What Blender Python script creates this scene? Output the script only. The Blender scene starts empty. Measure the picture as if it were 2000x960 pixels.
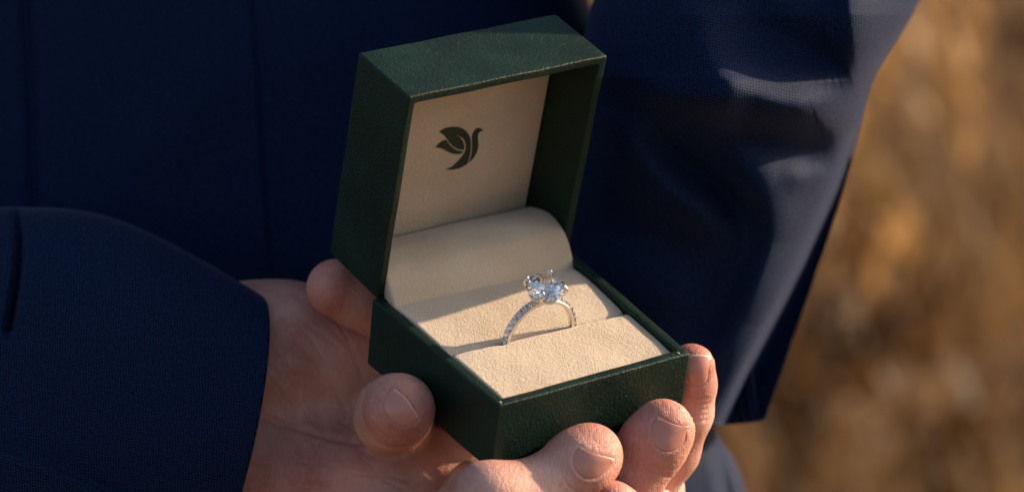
import bpy, bmesh, math, random
import numpy as np
from mathutils import Matrix, Vector
from mathutils.bvhtree import BVHTree
random.seed(7); rng = np.random.default_rng(7)
S = bpy.context.scene
COL = S.collection
# ------------------------------------------------------------------ camera, sky, sun, exposure
PITCH = math.radians(-12.0)
CAM = np.array([0.0, 0.0, 1.35])
RIGHT = np.array([1.0, 0, 0]); FWD = np.array([0, math.cos(PITCH), math.sin(PITCH)]); UP = np.array([0, -math.sin(PITCH), math.cos(PITCH)])
cam = bpy.data.cameras.new('camera'); cam.lens = 105; cam.sensor_width = 36; cam.clip_start = 0.05; cam.clip_end = 500
camo = bpy.data.objects.new('camera', cam); COL.objects.link(camo)
camo.location = CAM; camo.rotation_euler = (math.radians(90) + PITCH, 0, 0)
cam.dof.use_dof = True; cam.dof.focus_distance = 0.722; cam.dof.aperture_fstop = 10
S.camera = camo
FOC = 105 / 36 * 2000
R = np.array([[0.822066, -0.561258, 0.095902], [-0.19847, -0.440315, -0.875633], [0.533683, 0.700794, -0.473361]])
T = np.array([-0.003265, 0.037228, 0.694742])
RL = np.array([[0.999748, -0.020123, 0.00997], [0.020945, 0.995669, -0.090579], [-0.008104, 0.090765, 0.995839]])
OO = np.array([0.000905, 0.054677, -0.000065])
C2W = np.stack([RIGHT, -UP, FWD], axis=1)            # camera axes (right, down, forward) to world
SUN_BOX = np.array([1.0, -0.08, 0.36])                # towards the sun, in the box's own axes
sw = C2W @ (R @ SUN_BOX); sw /= np.linalg.norm(sw)
SUN_EL = math.asin(sw[2]); SUN_AZ = math.atan2(sw[0], sw[1])
world = bpy.data.worlds.new('World'); S.world = world; world.use_nodes = True
nt = world.node_tree; bg = nt.nodes['Background']
sky = nt.nodes.new('ShaderNodeTexSky'); sky.sky_type = 'NISHITA'; sky.sun_disc = False
sky.sun_elevation = SUN_EL; sky.sun_rotation = SUN_AZ
sky.dust_density = 2.5; sky.ozone_density = .9
nt.links.new(sky.outputs[0], bg.inputs[0]); bg.inputs[1].default_value = 0.115
sl = bpy.data.lights.new('sun', 'SUN'); sl.energy = 4.7; sl.angle = math.radians(0.6); sl.color = (1.0, 0.77, 0.54)
so = bpy.data.objects.new('sun', sl); COL.objects.link(so)
so.rotation_euler = Vector(sw).to_track_quat('Z', 'Y').to_euler(); so.location = (3, 2, 4)
S.view_settings.view_transform = 'Standard'; S.view_settings.look = 'None'
S.view_settings.exposure = 0.6; S.view_settings.gamma = 1.0
S.cycles.max_bounces = 14; S.cycles.transmission_bounces = 12; S.cycles.glossy_bounces = 8
S.cycles.use_denoising = True

def P(px, py, d):
    return CAM + d * (FWD + RIGHT * (px - 1000) / FOC - UP * (py - 480) / FOC)
def toworld(c): return CAM + C2W @ c
def B(x, y, z): return toworld(R @ (np.array([x, y, z]) * .001) + T)      # box axes, millimetres
def unproj(px, py, ax, val, lid=False):
    d = np.array([(px - 1000) / FOC, (py - 480) / FOC, 1.0]); o = -R.T @ T; v = R.T @ d
    if lid: o = RL.T @ (o - OO); v = RL.T @ v
    s = (val * .001 - o[ax]) / v[ax]
    return (o + s * v) * 1000
def PB(px, py, ax, val):
    return B(*unproj(px, py, ax, val))
def world_to_px(co):
    q = (co - CAM); d = q @ FWD
    return 1000 + FOC * (q @ RIGHT) / d, 480 - FOC * (q @ UP) / d, d

# ------------------------------------------------------------------ materials
def mat(name):
    m = bpy.data.materials.new(name); m.use_nodes = True
    return m, m.node_tree, m.node_tree.nodes['Principled BSDF']
def N(t, typ, **kw):
    n = t.nodes.new(typ)
    for k, v in kw.items():
        if k in n.inputs: n.inputs[k].default_value = v
        else: setattr(n, k, v)
    return n
def ramp(t, a, b, ca, cb):
    r = t.nodes.new('ShaderNodeValToRGB'); e = r.color_ramp.elements
    e[0].position = a; e[1].position = b; e[0].color = (*ca, 1); e[1].color = (*cb, 1); return r
def bump(t, bs, h, dist, strength=1.0, chain=None):
    b = t.nodes.new('ShaderNodeBump'); b.inputs['Distance'].default_value = dist; b.inputs['Strength'].default_value = strength
    t.links.new(h, b.inputs['Height'])
    if chain: t.links.new(chain.outputs[0], b.inputs['Normal'])
    t.links.new(b.outputs[0], bs.inputs['Normal']); return b

def leather():
    m, t, bs = mat('green_leatherette')
    tc = N(t, 'ShaderNodeTexCoord')
    n1 = N(t, 'ShaderNodeTexNoise', Scale=520.0, Detail=4.0, Distortion=3.0); t.links.new(tc.outputs['Object'], n1.inputs['Vector'])
    n2 = N(t, 'ShaderNodeTexNoise', Scale=70.0, Detail=4.0); t.links.new(tc.outputs['Object'], n2.inputs['Vector'])
    v = N(t, 'ShaderNodeTexVoronoi', Scale=850.0, feature='DISTANCE_TO_EDGE')
    mx = N(t, 'ShaderNodeMixRGB', Fac=0.0012); t.links.new(tc.outputs['Object'], mx.inputs[1]); t.links.new(n1.outputs['Color'], mx.inputs[2]); t.links.new(mx.outputs[0], v.inputs['Vector'])
    r = ramp(t, .3, .75, (.0007, .0120, .0072), (.0018, .0290, .0175)); t.links.new(n2.outputs[0], r.inputs[0]); t.links.new(r.outputs[0], bs.inputs['Base Color'])
    rr = N(t, 'ShaderNodeMapRange'); rr.inputs[3].default_value = .40; rr.inputs[4].default_value = .58; t.links.new(n2.outputs[0], rr.inputs[0]); t.links.new(rr.outputs[0], bs.inputs['Roughness'])
    bs.inputs['Specular IOR Level'].default_value = .32
    b1 = bump(t, bs, v.outputs['Distance'], .00014, .9)
    bump(t, bs, n1.outputs[0], .00020, .8, b1)
    return m
def suede():
    m, t, bs = mat('cream_suede')
    tc = N(t, 'ShaderNodeTexCoord')
    n0 = N(t, 'ShaderNodeTexNoise', Scale=500.0, Detail=1.5, Distortion=1.6); t.links.new(tc.outputs['Object'], n0.inputs['Vector'])
    # worm-like embossing: thin contour lines of a distorted noise
    w = N(t, 'ShaderNodeMath', operation='MULTIPLY'); w.inputs[1].default_value = 22.0; t.links.new(n0.outputs[0], w.inputs[0])
    s = N(t, 'ShaderNodeMath', operation='SINE'); t.links.new(w.outputs[0], s.inputs[0])
    n3 = N(t, 'ShaderNodeTexNoise', Scale=2600.0, Detail=3.0); t.links.new(tc.outputs['Object'], n3.inputs['Vector'])
    n4 = N(t, 'ShaderNodeTexNoise', Scale=45.0, Detail=4.0); t.links.new(tc.outputs['Object'], n4.inputs['Vector'])
    r = ramp(t, .3, .7, (.60, .455, .32), (.71, .565, .415)); t.links.new(n4.outputs[0], r.inputs[0])
    r2 = N(t, 'ShaderNodeMixRGB', blend_type='MULTIPLY'); r2.inputs[0].default_value = .35
    c = ramp(t, .35, .65, (.7, .66, .6), (1, 1, 1)); t.links.new(n3.outputs[0], c.inputs[0])
    t.links.new(r.outputs[0], r2.inputs[1]); t.links.new(c.outputs[0], r2.inputs[2]); t.links.new(r2.outputs[0], bs.inputs['Base Color'])
    bs.inputs['Roughness'].default_value = .85; bs.inputs['Specular IOR Level'].default_value = .2
    bs.inputs['Sheen Weight'].default_value = .35; bs.inputs['Sheen Roughness'].default_value = .5
    b1 = bump(t, bs, s.outputs[0], .000035, .9)
    bump(t, bs, n3.outputs[0], .00012, .8, b1)
    return m
def wool(name, dark, light):
    m, t, bs = mat(name)
    uv = N(t, 'ShaderNodeUVMap')
    mp = N(t, 'ShaderNodeMapping'); mp.inputs['Rotation'].default_value = (0, 0, math.radians(38)); t.links.new(uv.outputs[0], mp.inputs[0])
    nz = N(t, 'ShaderNodeTexNoise', Scale=120.0, Detail=2.0); t.links.new(uv.outputs[0], nz.inputs['Vector'])
    mm = N(t, 'ShaderNodeMixRGB', Fac=.0015); t.links.new(mp.outputs[0], mm.inputs[1]); t.links.new(nz.outputs['Color'], mm.inputs[2])
    sp = N(t, 'ShaderNodeSeparateXYZ'); t.links.new(mm.outputs[0], sp.inputs[0])
    K = 2 * math.pi / .00086; outs = []
    for i in (0, 1):
        a = N(t, 'ShaderNodeMath', operation='MULTIPLY'); a.inputs[1].default_value = K * (1 if i == 0 else .82); t.links.new(sp.outputs[i], a.inputs[0])
        b = N(t, 'ShaderNodeMath', operation='SINE'); t.links.new(a.outputs[0], b.inputs[0]); outs.append(b)
    ml = N(t, 'ShaderNodeMath', operation='MULTIPLY'); t.links.new(outs[0].outputs[0], ml.inputs[0]); t.links.new(outs[1].outputs[0], ml.inputs[1])
    n2 = N(t, 'ShaderNodeTexNoise', Scale=1400.0, Detail=2.0); t.links.new(uv.outputs[0], n2.inputs['Vector'])
    n5 = N(t, 'ShaderNodeTexNoise', Scale=14.0, Detail=5.0); t.links.new(uv.outputs[0], n5.inputs['Vector'])
    ad = N(t, 'ShaderNodeMath', operation='MULTIPLY_ADD'); ad.inputs[1].default_value = .42; ad.inputs[2].default_value = 0; t.links.new(ml.outputs[0], ad.inputs[0]); t.links.new(n2.outputs[0], ad.inputs[2])
    r = ramp(t, .25, .8, dark, light); t.links.new(ad.outputs[0], r.inputs[0])
    r3 = N(t, 'ShaderNodeMixRGB', blend_type='MULTIPLY'); r3.inputs[0].default_value = .5
    c = ramp(t, .3, .7, (.65, .65, .7), (1, 1, 1)); t.links.new(n5.outputs[0], c.inputs[0]); t.links.new(r.outputs[0], r3.inputs[1]); t.links.new(c.outputs[0], r3.inputs[2])
    t.links.new(r3.outputs[0], bs.inputs['Base Color'])
    bs.inputs['Roughness'].default_value = .75; bs.inputs['Specular IOR Level'].default_value = .10
    bs.inputs['Sheen Weight'].default_value = .10; bs.inputs['Sheen Roughness'].default_value = .35; bs.inputs['Sheen Tint'].default_value = (.72, .70, .95, 1)
    b1 = bump(t, bs, ml.outputs[0], .00004, .7)
    bump(t, bs, n2.outputs[0], .0001, .6, b1)
    return m
def skin(name='skin', nail=False):
    m, t, bs = mat(name)
    tc = N(t, 'ShaderNodeTexCoord')
    n1 = N(t, 'ShaderNodeTexNoise', Scale=55.0, Detail=5.0); t.links.new(tc.outputs['Object'], n1.inputs['Vector'])
    n2 = N(t, 'ShaderNodeTexNoise', Scale=900.0, Detail=4.0, Distortion=.6); t.links.new(tc.outputs['Object'], n2.inputs['Vector'])
    if nail:
        r = ramp(t, .3, .7, (.56, .225, .165), (.65, .29, .22))
    else:
        r = ramp(t, .36, .64, (.47, .20, .145), (.72, .41, .32))
    t.links.new(n1.outputs[0], r.inputs[0])
    at = N(t, 'ShaderNodeAttribute', attribute_name='flush'); fm = N(t, 'ShaderNodeMixRGB', blend_type='MULTIPLY'); fm.inputs[2].default_value = (1.0, .66, .62, 1)
    t.links.new(at.outputs['Fac'], fm.inputs[0]); t.links.new(r.outputs[0], fm.inputs[1]); t.links.new(fm.outputs[0], bs.inputs['Base Color'])
    bs.inputs['Subsurface Weight'].default_value = .16; bs.inputs['Subsurface Radius'].default_value = (1.0, .32, .16); bs.inputs['Subsurface Scale'].default_value = .0032
    bs.inputs['Roughness'].default_value = .24 if nail else .56; bs.inputs['Specular IOR Level'].default_value = .5
    if nail:
        bump(t, bs, n1.outputs[0], .0002, .3); return m
    # fine furrows of the skin
    mp = N(t, 'ShaderNodeMapping'); mp.inputs['Rotation'].default_value = (.3, .5, .6); mp.inputs['Scale'].default_value = (1, .35, .5); t.links.new(tc.outputs['Object'], mp.inputs[0])
    v = N(t, 'ShaderNodeTexVoronoi', Scale=560.0, feature='DISTANCE_TO_EDGE')
    mx = N(t, 'ShaderNodeMixRGB', Fac=.002); t.links.new(mp.outputs[0], mx.inputs[1]); t.links.new(n2.outputs['Color'], mx.inputs[2]); t.links.new(mx.outputs[0], v.inputs['Vector'])
    cr = ramp(t, 0, .12, (0, 0, 0), (1, 1, 1)); t.links.new(v.outputs['Distance'], cr.inputs[0])
    n3 = N(t, 'ShaderNodeTexNoise', Scale=160.0, Detail=5.0); t.links.new(mp.outputs[0], n3.inputs['Vector'])
    b1 = bump(t, bs, cr.outputs[0], .00013, .7)
    wv = N(t, 'ShaderNodeTexWave', Scale=560.0, Distortion=9.0); wv.inputs['Detail'].default_value = 2.0; wv.inputs['Detail Scale'].default_value = .12; t.links.new(tc.outputs['Object'], wv.inputs['Vector'])
    b0 = bump(t, bs, wv.outputs['Fac'], .00004, .5, b1)
    b2 = bump(t, bs, n2.outputs[0], .00024, .55, b0)
    bump(t, bs, n3.outputs[0], .0005, .45, b2)
    return m
def simple(name, col, rough=.5, metal=0.0, **kw):
    m, t, bs = mat(name); bs.inputs['Base Color'].default_value = (*col, 1); bs.inputs['Roughness'].default_value = rough; bs.inputs['Metallic'].default_value = metal
    for k, v in kw.items(): bs.inputs[k.replace('_', ' ')].default_value = v
    n = N(t, 'ShaderNodeTexNoise', Scale=800.0, Detail=3.0); tc = N(t, 'ShaderNodeTexCoord'); t.links.new(tc.outputs['Object'], n.inputs['Vector'])
    rr = N(t, 'ShaderNodeMapRange'); rr.inputs[3].default_value = rough * .8; rr.inputs[4].default_value = rough * 1.25; t.links.new(n.outputs[0], rr.inputs[0]); t.links.new(rr.outputs[0], bs.inputs['Roughness'])
    return m
M_LEATHER = leather(); M_SUEDE = suede()
M_JACKET = wool('navy_wool', (.0003, .0022, .010), (.0095, .030, .094))
M_SKIN = skin(); M_NAIL = skin('fingernail', True)
M_TIP = simple('nail_tip', (.68, .43, .32), .35)
M_METAL = simple('white_gold', (.80, .76, .72), .16, 1.0)
M_GEM = simple('diamond_glass', (1, .985, .955), .0, 0.0, Transmission_Weight=1.0, IOR=2.3)
M_INK = simple('green_foil', (.007, .026, .015), .45)
M_WORN = simple('bare_board', (.55, .47, .33), .8)

# ------------------------------------------------------------------ helpers
def link(name, me, m=None, parent=None, smooth=False):
    o = bpy.data.objects.new(name, me); COL.objects.link(o)
    if m: me.materials.append(m)
    if parent: o.parent = parent
    if smooth: me.polygons.foreach_set('use_smooth', [True] * len(me.polygons))
    return o
def empty(name, label, cat, mw=None):
    o = bpy.data.objects.new(name, None); COL.objects.link(o); o['label'] = label; o['category'] = cat; o.empty_display_size = .02
    if mw is not None: o.matrix_world = mw
    return o
def mesh_np(name, v, f):
    me = bpy.data.meshes.new(name); me.from_pydata([tuple(map(float, q)) for q in v], [], [tuple(map(int, q)) for q in f]); me.update(); return me
def m4(rot, tr):
    m = np.eye(4); m[:3, :3] = rot; m[:3, 3] = tr; return Matrix([list(map(float, r)) for r in m])
def bm_done(bm, name):
    bmesh.ops.recalc_face_normals(bm, faces=bm.faces); me = bpy.data.meshes.new(name); bm.to_mesh(me); bm.free(); return me
def spline(pts, n):
    p = np.array(pts, float); out = []
    q = np.vstack([2 * p[0] - p[1], p, 2 * p[-1] - p[-2]])
    for i in range(len(p) - 1):
        a, b, c, d = q[i:i + 4]
        for k in range(n):
            t = k / n
            out.append(.5 * ((2 * b) + (c - a) * t + (2 * a - 5 * b + 4 * c - d) * t * t + (3 * b - a - 3 * c + d) * t ** 3))
    out.append(p[-1]); return np.array(out)

# ------------------------------------------------------------------ the ring box
MM = .001
BASE_D, BASE_H, LID_L, LID_H, LID_W = 55.16, 18.54, 57.53, 22.17, 59.03
BOXROT = C2W @ R; BOXTR = toworld(T)
box = empty('ring_box', 'open dark green leatherette ring box with cream suede lining, held in the hand', 'ring box', m4(BOXROT, BOXTR))
def xmap(x, y):           # the tray is slightly narrower at its front
    k = 1 - y / BASE_D; return x * (60 - 3.79 * k) / 60 + .3 * k
def shell(w, d, h, t, axis, depth, bev=.55):
    """open-topped tray (w by d by h, wall t, cavity depth) with rounded edges; opening looks along +z"""
    bm = bmesh.new()
    vs = [bm.verts.new((x, y, z)) for z in (-h, 0) for x, y in ((0, 0), (w, 0), (w, d), (0, d))]
    bm.faces.new(vs[3::-1])
    for i in range(4): bm.faces.new((vs[i], vs[(i + 1) % 4], vs[4 + (i + 1) % 4], vs[4 + i]))
    ins = [bm.verts.new((x, y, 0)) for x, y in ((t, t), (w - t, t), (w - t, d - t), (t, d - t))]
    bot = [bm.verts.new((x, y, -depth)) for x, y in ((t, t), (w - t, t), (w - t, d - t), (t, d - t))]
    for i in range(4):
        j = (i + 1) % 4
        bm.faces.new((vs[4 + i], vs[4 + j], ins[j], ins[i])); bm.faces.new((ins[i], ins[j], bot[j], bot[i]))
    bm.faces.new(bot)
    bmesh.ops.recalc_face_normals(bm, faces=bm.faces)
    es = [e for e in bm.edges if not all(v.co.z == -depth for v in e.verts)]
    bmesh.ops.bevel(bm, geom=es, offset=bev, segments=4, profile=.6, affect='EDGES')
    # subdivide so that the cloth-covered faces can sag by tenths of a millimetre
    bmesh.ops.subdivide_edges(bm, edges=[e for e in bm.edges if e.calc_length() > 6], cuts=10, use_grid_fill=True)
    return bm
bm = shell(60, BASE_D, BASE_H, 2.6, 'z', BASE_H - 2)
for v in bm.verts:
    v.co.x = xmap(v.co.x, v.co.y)
    v.co += Vector((math.sin(v.co.y * .31) * .05, math.sin(v.co.x * .27 + 1) * .06, math.sin(v.co.x * .4 + v.co.y * .3) * .05))
    v.co *= MM
tray = link('tray', bm_done(bm, 'tray'), M_LEATHER, box, True)
bm = shell(LID_W, LID_L, LID_H, 2.2, 'z', LID_H - 2)
for v in bm.verts:          # opening faces forward (-y): (x, up, depth) -> (x, -z, y)
    x, u, z = v.co
    v.co = Vector((x + math.sin(u * .25) * .06, -z + math.sin(x * .3) * .05, u + math.sin(x * .27) * .05)) * MM
lid = link('lid', bm_done(bm, 'lid'), M_LEATHER, box, True)
lid.matrix_local = m4(RL, OO)
LIN = 17.0
def pillow(name, x0, x1, prof, parent, ny=10, nx=40, edge=.4, mapx=False, sag=None, under=None):
    """prof: list of (y, z) section points; extruded in x with softly rounded ends, closed underneath"""
    s = spline(prof, ny); n = len(s); V = []; F = []
    us = np.linspace(0, 1, nx)
    us = .5 - .5 * np.cos(us * math.pi)
    cy = s[:, 0].mean(); cz = s[:, 1].min() - 3
    nrm = np.gradient(s, axis=0); nrm = np.stack([nrm[:, 1], -nrm[:, 0]], 1); nrm /= np.linalg.norm(nrm, axis=1)[:, None] + 1e-9
    if nrm[n // 2, 1] < 0: nrm = -nrm
    for u in us:
        x = x0 + (x1 - x0) * u; e = min(x - x0, x1 - x)
        drop = edge * (1 - math.sqrt(max(0, 1 - max(0, 1 - e / (edge * 1.6)) ** 2)))
        for i in range(n):
            y, z = s[i] - nrm[i] * drop
            if sag: z += sag(x, y)
            V.append(((xmap(x, y) if mapx else x) * MM, y * MM, z * MM))
        for y, z in (under or [(s[-1, 0], cz), (s[0, 0], cz)]): V.append(((xmap(x, y) if mapx else x) * MM, y * MM, z * MM))
    m = n + len(under or (0, 0))
    for a in range(nx - 1):
        for i in range(m): F.append((a * m + i, a * m + (i + 1) % m, (a + 1) * m + (i + 1) % m, (a + 1) * m + i))
    F.append(tuple(range(m))); F.append(tuple(reversed([(nx - 1) * m + i for i in range(m)])))
    me = mesh_np(name, V, F); b = bmesh.new(); b.from_mesh(me); bmesh.ops.recalc_face_normals(b, faces=b.faces); b.to_mesh(me); b.free()
    o = link(name, me, M_SUEDE, parent, True); return o
wob = lambda x, y: .06 * math.sin(x * .35 + y * .2) + .02 * math.sin(x * .9 - y * .5) + .35 - (x - 4) / 52 * 1.25
def notch(x, y):           # the pads give way where the band is pushed in
    return wob(x, y) - .5 * math.exp(-((x - 18.5) / 2.2) ** 2) * math.exp(-((y - 24.8) / 2.0) ** 2)
p1 = pillow('cushion_pad', 2.75, 57.25, [(2.7, -3.5), (2.75, -1.3), (3.5, -.6), (8, -.25), (15, -.05), (21.5, -.05), (23.8, -.4), (24.6, -1.5), (24.75, -5)], box, 12, 60, mapx=True, sag=notch)
p1['label'] = 'front cushion pad, its rear edge rolled into the slot'
p2 = pillow('cushion_pad', 2.75, 57.25, [(25.0, -5), (25.15, -2.6), (26.0, -1.1), (28.5, -.6), (36, -.2), (43, -.05), (48, -.4), (51.5, -1.2), (54, -3)], box, 12, 60, mapx=True, sag=notch)
p2['label'] = 'rear cushion pad behind the slot'
pillow('hinge_pad', 2.9, 57.6, [(50.0, -5), (49.3, -3.2), (49.5, -1.6), (51.0, 1.2), (53.0, 4.0), (56.0, 6.6), (60.0, 8.0), (64.0, 8.1), (70.3, 6.4)], box, 12, 60, under=[(70.3, 4.4), (56.2, 3.0), (54.6, 1), (52.0, -5)], edge=.5, sag=lambda x, y: .12 * math.sin(x * .2 + 1) + .1 - (x / 60) * .6)
# lid lining (closed thin board)
bm = bmesh.new(); x0, x1, z0, z1 = 2.3, LID_W - 2.3, 2.3, LID_L - 2.3
vs = [bm.verts.new((x, y, z)) for y in (LIN, LIN + 2.9) for x, z in ((x0, z0), (x1, z0), (x1, z1), (x0, z1))]
for f in ((0, 1, 2, 3), (7, 6, 5, 4), (0, 4, 5, 1), (1, 5, 6, 2), (2, 6, 7, 3), (3, 7, 4, 0)): bm.faces.new([vs[i] for i in f])
bmesh.ops.recalc_face_normals(bm, faces=bm.faces)
bmesh.ops.bevel(bm, geom=list(bm.edges), offset=.6, segments=3, profile=.5, affect='EDGES')
for v in bm.verts: v.co *= MM
link('lid_lining', bm_done(bm, 'lid_lining'), M_SUEDE, lid, True)
# bird-and-leaf emblem, thin foil on the lining
def emblem_shape(pts, n=6):
    px = [(800 + x / 6, 200 + y / 6) for x, y in pts]
    P3 = [unproj(x, y, 1, LIN, True) for x, y in px]
    return [(p[0], p[2]) for p in P3]
def flat(polys, parent, name, m, t0=-.02, t1=-.14):
    bm = bmesh.new()
    for poly in polys:
        q = emblem_shape(poly)
        a = [bm.verts.new((x * MM, (LIN + t1) * MM, z * MM)) for x, z in q]; b = [bm.verts.new((x * MM, (LIN + .2) * MM, z * MM)) for x, z in q]
        bm.faces.new(a); bm.faces.new(list(reversed(b)))
        for i in range(len(a)): bm.faces.new((a[i], a[(i + 1) % len(a)], b[(i + 1) % len(a)], b[i]))
    me = bm_done(bm, name); return link(name, me, m, parent)
def curve(*segs, n=7):
    out = []
    for s in segs:
        sp = spline(s, n); out += [tuple(q) for q in sp[:-1]]
    return out
wing_in = [(530, 372), (585, 400), (625, 445), (640, 500), (638, 552)]
upper = curve([(345, 343), (400, 308), (470, 288), (545, 286), (610, 300), (660, 335), (695, 385), (712, 440), (716, 500), (712, 570), (700, 640), (685, 690), (668, 722)],
              [(668, 722), (600, 760), (510, 783), (420, 785)],
              [(420, 785), (500, 745), (570, 680), (620, 620), (648, 575)],
              [(648, 575), (657, 530), (652, 475), (630, 430), (585, 395), (528, 372)],
              [(528, 372), (580, 402), (618, 445), (636, 495), (638, 552)],
              [(638, 552), (590, 551), (535, 530), (480, 487), (440, 435), (400, 380), (345, 343)])
lower = curve([(302, 525), (340, 480), (385, 450), (425, 438)], [(425, 438), (460, 485), (510, 532), (565, 562), (632, 572)], [(632, 572), (600, 595), (545, 603), (480, 590), (410, 555), (360, 532), (302, 525)])
neck = curve([(860, 325), (835, 305), (800, 298), (765, 318), (738, 365), (728, 420), (732, 490), (728, 570), (715, 640), (690, 705)], [(690, 705), (745, 650), (785, 580), (802, 510), (800, 440), (798, 390), (808, 355), (830, 338), (860, 325)])
for nm, poly in (('emblem_wing', upper), ('emblem_tail_leaf', lower), ('emblem_neck', neck)):
    flat([poly], lid, nm, M_INK)
# worn covering at two corners of the tray
for (x, y, z) in ((1.3, 1.2, .02), (57.2, 1.3, .02)):
    bm = bmesh.new(); bmesh.ops.create_icosphere(bm, subdivisions=2, radius=.33 * MM)
    for v in bm.verts: v.co = Vector((v.co.x * (.8), v.co.y * 1.6, v.co.z * .35)) + Vector((xmap(x, y) * MM, y * MM, z * MM))
    link('worn_corner', bm_done(bm, 'worn_corner'), M_WORN, box, True)

# ------------------------------------------------------------------ the ring
RC = np.array([29.1, 24.8, -1.6])      # ring centre in box axes
RO, RI = 10.45, 9.15                   # outer and inner radius
ring = empty('engagement_ring', 'silver ring with one large round diamond above a stone-set band, in the cushion slot', 'ring', m4(BOXROT, BOXTR + BOXROT @ (RC * MM)))
def ring_pt(a, r, y=0): return Vector((math.sin(a) * r, y, math.cos(a) * r))
sec = [(RI + .1, -.85), (RI, -.6), (RI, .6), (RI + .1, .85), (RI + .6, .95), (RO - .25, .88), (RO - .35, .62), (RO - .35, -.62), (RO - .25, -.88), (RI + .6, -.95)]
V = []; F = []; NA = 96
for i in range(NA):
    a = 2 * math.pi * i / NA
    taper = .78 + .22 * min(1, abs(a - math.pi) / math.pi * 1.0 + .35) 
    for r, y in sec: V.append(ring_pt(a, r, y * taper) * MM)
for i in range(NA):
    for k in range(len(sec)):
        j = (i + 1) % NA; l = (k + 1) % len(sec); F.append((i * len(sec) + k, i * len(sec) + l, j * len(sec) + l, j * len(sec) + k))
me = mesh_np('band', V, F); b = bmesh.new(); b.from_mesh(me); bmesh.ops.recalc_face_normals(b, faces=b.faces); bmesh.ops.bevel(b, geom=[], offset=0); b.to_mesh(me); b.free()
band = link('band', me, M_METAL, ring, True)
def brilliant(rad, table=.56, crown=.32, pav=.86, n=8, girdle=.06):
    """faceted round brilliant: table, stars, kites, girdle, pavilion"""
    bm = bmesh.new()
    top = [bm.verts.new((table * rad * math.cos(2 * math.pi * i / n), table * rad * math.sin(2 * math.pi * i / n), crown * rad)) for i in range(n)]
    mid = [bm.verts.new((.79 * rad * math.cos(2 * math.pi * (i + .5) / n), .79 * rad * math.sin(2 * math.pi * (i + .5) / n), crown * .56 * rad)) for i in range(n)]
    g1 = [bm.verts.new((rad * math.cos(math.pi * i / n), rad * math.sin(math.pi * i / n), 0)) for i in range(2 * n)]
    g0 = [bm.verts.new((rad * math.cos(math.pi * i / n), rad * math.sin(math.pi * i / n), -girdle * rad)) for i in range(2 * n)]
    lo = [bm.verts.new((.22 * rad * math.cos(2 * math.pi * (i + .5) / n), .22 * rad * math.sin(2 * math.pi * (i + .5) / n), -(girdle + pav * .79) * rad)) for i in range(n)]
    cu = bm.verts.new((0, 0, -(girdle + pav) * rad))
    bm.faces.new(top)
    for i in range(n):
        j = (i + 1) % n
        bm.faces.new((top[i], mid[i], top[j]))
        a, b, c = g1[2 * i], g1[2 * i + 1], g1[(2 * i + 2) % (2 * n)]
        bm.faces.new((top[i], a, mid[i])); bm.faces.new((mid[i], a, b)); bm.faces.new((mid[i], b, c)); bm.faces.new((top[j], mid[i], c))
        a0, b0, c0 = g0[2 * i], g0[2 * i + 1], g0[(2 * i + 2) % (2 * n)]
        bm.faces.new((a, a0, b0, b)); bm.faces.new((b, b0, c0, c))
        bm.faces.new((b0, a0, lo[i])); bm.faces.new((c0, b0, lo[i]))
        bm.faces.new((lo[i], a0, lo[i - 1])) ; bm.faces.new((lo[i - 1], cu, lo[i]))
    bmesh.ops.recalc_face_normals(bm, faces=bm.faces)
    return bm
SZ = 12.9 - RC[2]                      # girdle height above ring centre
SR = 4.95
HEAD = Matrix.Translation((0, 0, (RO + .5) * MM)) @ Matrix.Rotation(math.radians(10), 4, 'X') @ Matrix.Rotation(math.radians(-4.5), 4, 'Y') @ Matrix.Translation((0, 0, -(RO + .5) * MM))
bm = brilliant(SR, .60, .22, .80)
for v in bm.verts: v.co = Vector((v.co.x, v.co.y, v.co.z + SZ)) * MM
link('diamond', bm_done(bm, 'diamond'), M_GEM, ring).matrix_local = HEAD
def tube(path, rad, seg=10, caps=True):
    bm = bmesh.new(); path = [Vector(p) for p in path]; rings = []; up = Vector((0.13, 1, .21)).normalized()
    for i, p in enumerate(path):
        d = (path[min(i + 1, len(path) - 1)] - path[max(i - 1, 0)]).normalized()
        a = d.cross(up).normalized(); b = d.cross(a); r = rad[i] if hasattr(rad, '__len__') else rad
        rings.append([bm.verts.new(p + (a * math.cos(2 * math.pi * k / seg) + b * math.sin(2 * math.pi * k / seg)) * r) for k in range(seg)])
    for i in range(len(rings) - 1):
        for k in range(seg): bm.faces.new((rings[i][k], rings[i][(k + 1) % seg], rings[i + 1][(k + 1) % seg], rings[i + 1][k]))
    if caps: bm.faces.new(rings[0]); bm.faces.new(list(reversed(rings[-1])))
    return bm
for k in range(4):
    a = math.radians(45 + 90 * k); cx, cy = math.cos(a), math.sin(a)
    pts = [(.7 * cx, .7 * cy, RO - .3), (1.9 * cx, 1.9 * cy, RO + .5), (3.6 * cx, 3.6 * cy, SZ - 2.5), (4.8 * cx, 4.8 * cy, SZ - .9), (5.15 * cx, 5.15 * cy, SZ + .1), (4.98 * cx, 4.98 * cy, SZ + .55), (4.6 * cx, 4.6 * cy, SZ + .85), (4.25 * cx, 4.25 * cy, SZ + .95)]
    sp = spline(pts, 5); rr = np.interp(np.linspace(0, 1, len(sp)), [0, .5, .8, .93, 1], [.62, .5, .52, .72, .62])
    bm = tube([Vector(q) * MM for q in sp], [r * MM for r in rr], 12)
    link('prong', bm_done(bm, 'prong'), M_METAL, ring, True).matrix_local = HEAD
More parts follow.
